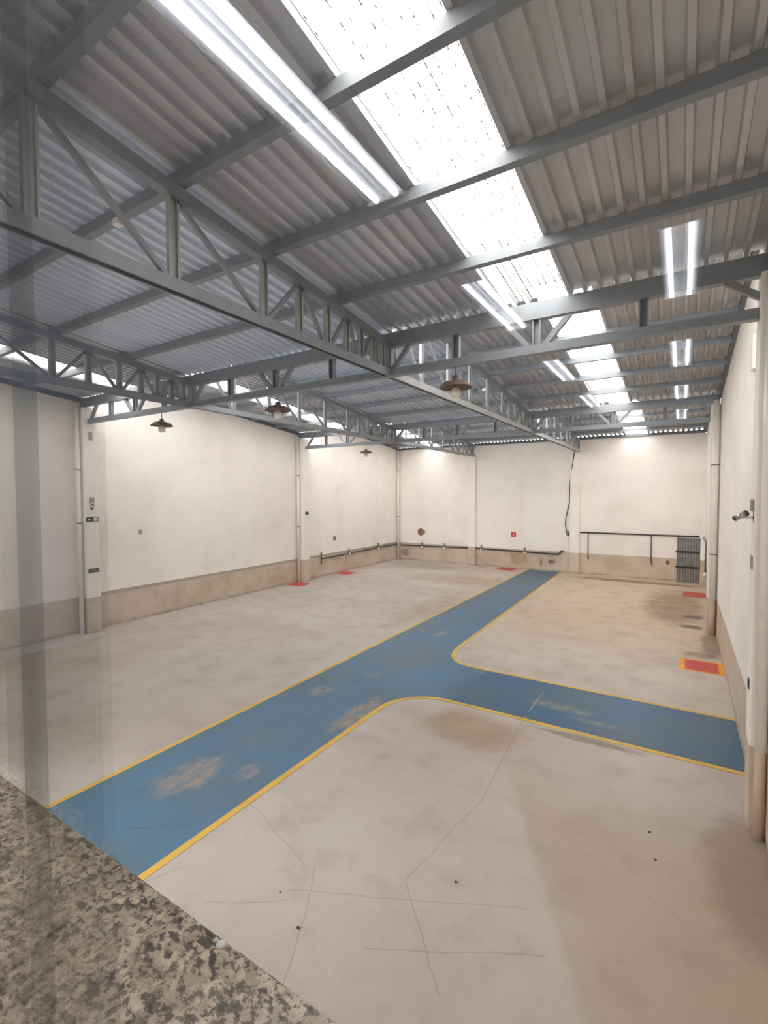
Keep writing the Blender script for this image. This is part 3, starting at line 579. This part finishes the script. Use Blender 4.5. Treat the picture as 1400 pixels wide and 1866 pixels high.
# left pilaster: camera, signs
XF = -14.70
def security_camera(name, loc, face, label, s=1.0):
    # face: +1 mounted on a +X face, looks to +X ; -1 mounted on a -X face
    r = root(name, loc, label, 'camera', 'security cameras')
    o = MB().box(-0.02, 0.0, -0.05, 0.05, -0.05, 0.05) if face > 0 else MB().box(0, 0.02, -0.05, 0.05, -0.05, 0.05)
    o.obj('mount', 'white', r)
    MB().tube([(0, 0, 0), (face*0.10*s, -0.02, 0)], 0.022*s).tube([(face*0.10*s, -0.02, 0), (face*0.13*s, -0.03, 0.02)], 0.03*s).obj('arm', 'white', r)
    a = Vector((face*0.10*s, -0.02, 0.05)); d = Vector((face*0.8, -0.55, -0.45)).normalized()
    MB().tube([a, a+d*0.17*s], 0.042*s, 16).obj('body', 'chrome', r)
    MB().tube([a+d*0.165*s, a+d*0.19*s], 0.046*s, 16).obj('lens_hood', 'chrome', r)
    MB().tube([a+d*0.188*s, a+d*0.194*s], 0.03*s, 16).obj('lens', 'black', r)
    MB().tube([a-d*0.02*s, a+d*0.01*s], 0.046*s, 16).obj('rear_cap', 'black', r)
    return r
security_camera('security_camera', (XF, 7.28, 3.72), 1, 'small white camera on the first left pilaster', 1.0)
tag(MB().box(XF-0.01, XF+0.03, 7.22, 7.34, 3.86, 4.02).obj('junction_box', 'cement', origin=(XF, 7.28, 3.9)), 'small grey box above the camera on the first left pilaster', 'electrical box')
tag(MB().box(XF-0.01, XF+0.02, 7.24, 7.34, 5.68, 5.92).obj('junction_box', 'cement', origin=(XF, 7.28, 5.7)), 'small grey plate near the top of the first left pilaster', 'electrical box')
r = root('exit_arrow_sign', (XF, 7.28, 3.36), 'dark green-black sign with white arrow on the first left pilaster', 'sign')
wp(MB().box(XF, XF+0.012, 7.11, 7.45, 3.30, 3.44), 'plate', 'sign_dark', r)
wp(MB().prism([(XF+0.013, 7.15, 3.37), (XF+0.013, 7.19, 3.40), (XF+0.013, 7.19, 3.38), (XF+0.013, 7.26, 3.38), (XF+0.013, 7.26, 3.36), (XF+0.013, 7.19, 3.36), (XF+0.013, 7.19, 3.34)], (0.003, 0, 0)), 'arrow', 'white', r)
wp(MB().box(XF+0.012, XF+0.016, 7.32, 7.42, 3.32, 3.42), 'pictogram', 'pvc', r)
r = root('notice_plate', (XF, 7.28, 1.93), 'dark narrow notice plate low on the first left pilaster', 'sign')
wp(MB().box(XF, XF+0.012, 7.14, 7.44, 1.80, 1.92), 'plate', 'sign_dark', r)
wp(MB().box(XF+0.012, XF+0.015, 7.18, 7.40, 1.85, 1.875), 'text_line', 'chrome', r)
tag(MB().box(-14.72, -14.705, 16.66, 16.86, 3.14, 3.28).obj('notice_plate', 'sign_dark', origin=(-14.71, 16.76, 3.2)), 'small dark plate on the second left pilaster', 'sign')

# right side fittings
XP = XR-0.16
security_camera('security_camera', (XP, 7.26, 3.80), -1, 'silver bullet camera on the right pilaster nearest the window', 0.8)
tag(MB().box(XP-0.03, XP+0.005, 7.20, 7.36, 3.88, 4.02).obj('junction_box', 'cement', origin=(XP, 7.28, 3.9)), 'grey junction box above the silver camera on the right pilaster', 'electrical box')
tag(MB().box(XP-0.012, XP+0.005, 7.20, 7.38, 3.17, 3.33).obj('wall_plate', 'cement', origin=(XP, 7.28, 3.2)), 'grey switch plate below the silver camera on the right pilaster', 'switch plate')
tag(MB().box(XP-0.012, XP+0.005, 7.22, 7.32, 1.70, 1.82).obj('wall_plate', 'sign_dark', origin=(XP, 7.28, 1.75)), 'small dark socket plate lower on the right pilaster', 'socket')
tag(MB().box(XR-0.012, XR, 12.4, 12.9, 1.80, 2.0).obj('wall_plate', 'pvc', origin=(XR, 12.6, 1.9)), 'pale plate on the right wall between pilasters', 'switch plate')
tag(MB().box(XR-0.05, XR, 8.98, 9.2, 5.95, 6.45).obj('wall_plate', 'pvc', origin=(XR, 9.1, 6.0)), 'tall white box high on the right wall under the roof', 'electrical box')
pipe('right_wall_pipe', [(0.84, 25.5, 2.12), (0.84, 22.9, 2.12), (0.84, 22.8, 2.05), (0.84, 22.8, 0.75)], 0.032, 'pipe_g', 'brown pipe on the right wall dropping beside the far corner', parts=[('valve', MB().lathe([(0, -0.08), (0.05, -0.06), (0.05, 0.06), (0, 0.08)], (0.82, 22.75, 0.85), 12), 'white')])
pipe('right_wall_conduit', [(0.86, 20.5, 2.5), (0.86, 20.5, 6.3)], 0.022, 'pvc', 'thin pale vertical conduit on the far right wall', 'conduit', parts=[('clip', MB().box(0.82, 0.90, 20.45, 20.55, 3.75, 3.9), 'black')])

# ------------------------------------------------------------------ pendant lamps
def pendant(loc, label, cord):
    r = root('pendant_lamp', loc, label, 'lamp', 'pendant lamps on the cross trusses')
    MB().tube([(0, 0, 0.16), (0, 0, cord)], 0.008, 6).obj('cord', 'black', r)
    MB().lathe([(0.0, 0.17), (0.045, 0.17), (0.055, 0.12), (0.10, 0.10), (0.20, 0.075), (0.255, 0.02), (0.27, -0.005), (0.262, -0.008), (0.245, 0.015), (0.19, 0.06), (0.09, 0.085), (0.05, 0.09)], n=28).obj('shade', 'enamel', r)
    MB().tube([(0, 0, 0.09), (0, 0, 0.0)], 0.035, 14).obj('lamp_holder', 'enamel', r)
    MB().lathe([(0.03, 0.01), (0.07, -0.03), (0.088, -0.08), (0.082, -0.125), (0.055, -0.16), (0.0, -0.172)], n=20).obj('bulb', 'bulb', r)
    return r
p0 = pendant((-3.16, Y1-0.02, 5.83), 'brown pendant lamp with unlit bulb right of the right-hand truss, nearest the window', 0.333)
def copy_tree(o, loc, label):
    c = o.copy(); C.objects.link(c); c.location = loc; c['label'] = label
    for ch in o.children:
        d = ch.copy(); C.objects.link(d); d.parent = c
    return c
for loc, lb in [((-7.14, Y1-0.02, 5.83), 'brown pendant lamp hanging between the two long trusses under the near cross truss'),
                ((-11.16, Y1-0.02, 5.83), 'pendant lamp hanging in front of the left wall under the near cross truss'),
                ((-11.36, Y2-0.02, 5.83), 'far pendant lamp hanging in front of the left wall under the far cross truss')]:
    copy_tree(p0, loc, lb)
for loc, lb in [((-5.55, 3.12, 7.224), 'small white box under the roof left of the near right-hand truss'), ((-4.53, 12.30, 6.87), 'small white box on the right-hand truss in the middle bay')]:
    tag(MB().box(loc[0]-0.05, loc[0]+0.05, loc[1]-0.04, loc[1]+0.04, loc[2]-0.035, loc[2]+0.035).obj('junction_box', 'white', origin=loc), lb, 'electrical box')
r = root('cable_box', (-4.62, YB-0.25, 6.3), 'pale junction box at the truss end where the cable leaves', 'electrical box')
wp(MB().box(-4.75, -4.55, YB-0.30, YB-0.19, 6.30, 6.48), 'box', 'white', r)
wp(MB().box(-4.52, -4.40, YB-0.28, YB-0.19, 6.32, 6.60), 'bracket', 'steel_d', r)

# ------------------------------------------------------------------ floor debris
for i, (x, y, s, lb) in enumerate([(-1.95, 4.52, 0.012, 'on the grey concrete in the middle foreground'), (-0.26, 6.44, 0.012, 'on the brown concrete near the right pilaster, the farther one'),
                                   (-0.18, 5.98, 0.012, 'on the concrete browned by the reflection near the right pilaster, the closer one'), (-3.0, 3.24, 0.014, 'beside the long crack in the foreground'), (-3.44, 3.45, 0.008, 'just above the long crack crossing in the foreground')]):
    mb = MB(); bmesh.ops.create_icosphere(mb.b, subdivisions=2, radius=s)
    for v in mb.b.verts: v.co = Vector((v.co.x*1.3+0.2*s*math.sin(7*v.co.y/s), v.co.y, v.co.z*0.6))
    tag(mb.obj('pebble', 'debris', loc=(x, y, s*0.6)), 'tiny dark crumb lying ' + lb, 'debris', 'crumbs on the floor')

# ------------------------------------------------------------------ office window: granite sill, sliding panes
mb = MB().box(-3.62, 0.78, -0.04, 0.308, WZ0-0.032, WZ0)
bmesh.ops.bevel(mb.b, geom=[e for e in mb.b.edges if abs(e.verts[0].co.x-e.verts[1].co.x) > 1], offset=0.003, segments=2, affect='EDGES')
tag(mb.obj('granite_sill', 'granite', origin=(-1.4, 0.13, WZ0-0.03)), 'speckled grey-brown granite window sill in the lower left foreground', 'window sill')
for nm_loc, s, lb in (((-0.383, 0.3015), 0.0052, 'larger white paint drop near the granite sill edge'), ((-0.421, 0.3045), 0.0028, 'tiny white paint drop on the granite sill edge')):
    mb = MB().lathe([(s*0.96, 0), (s*0.9, 0.0008), (s*0.5, 0.0013), (0.0, 0.0015)], n=14)
    tag(mb.obj('paint_drop', 'white', loc=(nm_loc[0], nm_loc[1], WZ0)), lb, 'paint drop', 'paint drops on the sill')
w1 = bpy.data.objects.new('window_1', None); C.objects.link(w1); w1.location = (-1.4, 0.12, WZ0); struct(w1, 'sliding clear glass window of the office')
wp(MB().box(-0.3485, WX1-0.02, 0.120, 0.126, WZ0+0.001, WZ1), 'glass_pane', 'glass', w1)
wp(MB().box(WX0, -0.278, 0.140, 0.146, WZ0+0.001, WZ1), 'glass_pane', 'glass2', w1)
wp(MB().box(-0.348, -0.323, 0.128, 0.131, WZ0+0.001, WZ1), 'seal_strip', 'seal', w1)
mb = MB(); mb.box(WX0-0.001, WX0+0.04, 0.11, 0.16, WZ0, WZ1); mb.box(WX1-0.03, WX1, 0.11, 0.16, WZ0, WZ1); mb.box(WX0, WX1, 0.11, 0.16, WZ1-0.03, WZ1)
wp(mb, 'frame', 'alu', w1)

# ------------------------------------------------------------------ the office behind the camera (seen mirrored in the glass)
OZ0, OZ1, OX0, OX1, OY = 2.60, 5.74, -5.2, 0.9, -12.6
struct(MB().box(OX0, OX1, OY, 0.10, OZ0-0.1, OZ0).obj('floor', 'office_f'), 'office floor')
struct(MB().box(OX0-0.1, OX1+0.2, OY-0.1, 0.10, OZ1, OZ1+0.1).obj('ceiling', 'office_c'), 'office ceiling')
struct(MB().box(OX0-0.1, OX0, OY, 0.10, OZ0-0.1, OZ1).obj('wall_office_left', 'office'))
struct(MB().box(OX1, OX1+0.2, OY, 0.10, OZ0-0.1, OZ1).obj('wall_office_right', 'office'))
struct(MB().box(OX0-0.1, OX1+0.2, OY-0.1, OY, OZ0-0.1, OZ1).obj('wall_office_rear', 'office'))
G2 = 0.246
def fixture(x, ya, yb, label):
    ya, yb = G2-yb, G2-ya; z = OZ1
    r = root('ceiling_light', (x, (ya+yb)/2, z), label, 'ceiling light', 'twin tube lights on the office ceiling')
    wp(MB().prism([(x-0.13, ya, z), (x+0.13, ya, z), (x+0.13, ya, z-0.05), (x+0.11, ya, z-0.05), (x+0.03, ya, z-0.01), (x-0.03, ya, z-0.01), (x-0.11, ya, z-0.05), (x-0.13, ya, z-0.05)], (0, yb-ya, 0)), 'tray', 'alu', r)
    for s_ in (-0.06, 0.06): wp(MB().tube([(x+s_, ya+0.03, z-0.045), (x+s_, yb-0.03, z-0.045)], 0.016, 12), 'tube', 'tube', r)
    wp(MB().box(x-0.12, x+0.12, yb-0.03, yb, z-0.06, z-0.01).box(x-0.12, x+0.12, ya, ya+0.03, z-0.06, z-0.01), 'lamp_holder', 'white', r)
for k, (a, b) in enumerate([(1.0, 2.26), (3.40, 4.66), (5.88, 7.12), (8.25, 9.55)]):
    fixture(-1.38, 0.70 if k == 0 else a, b, 'twin tube office light mirrored over the grey roofing, %s from the top' % ordn[k])
for k, (a, b) in enumerate([(3.33, 4.60), (5.83, 7.08), (8.26, 9.5), (10.65, 12.1)]):
    fixture(-0.04, a, b, 'twin tube office light mirrored near the right wall, %s from the top' % ordn[k])
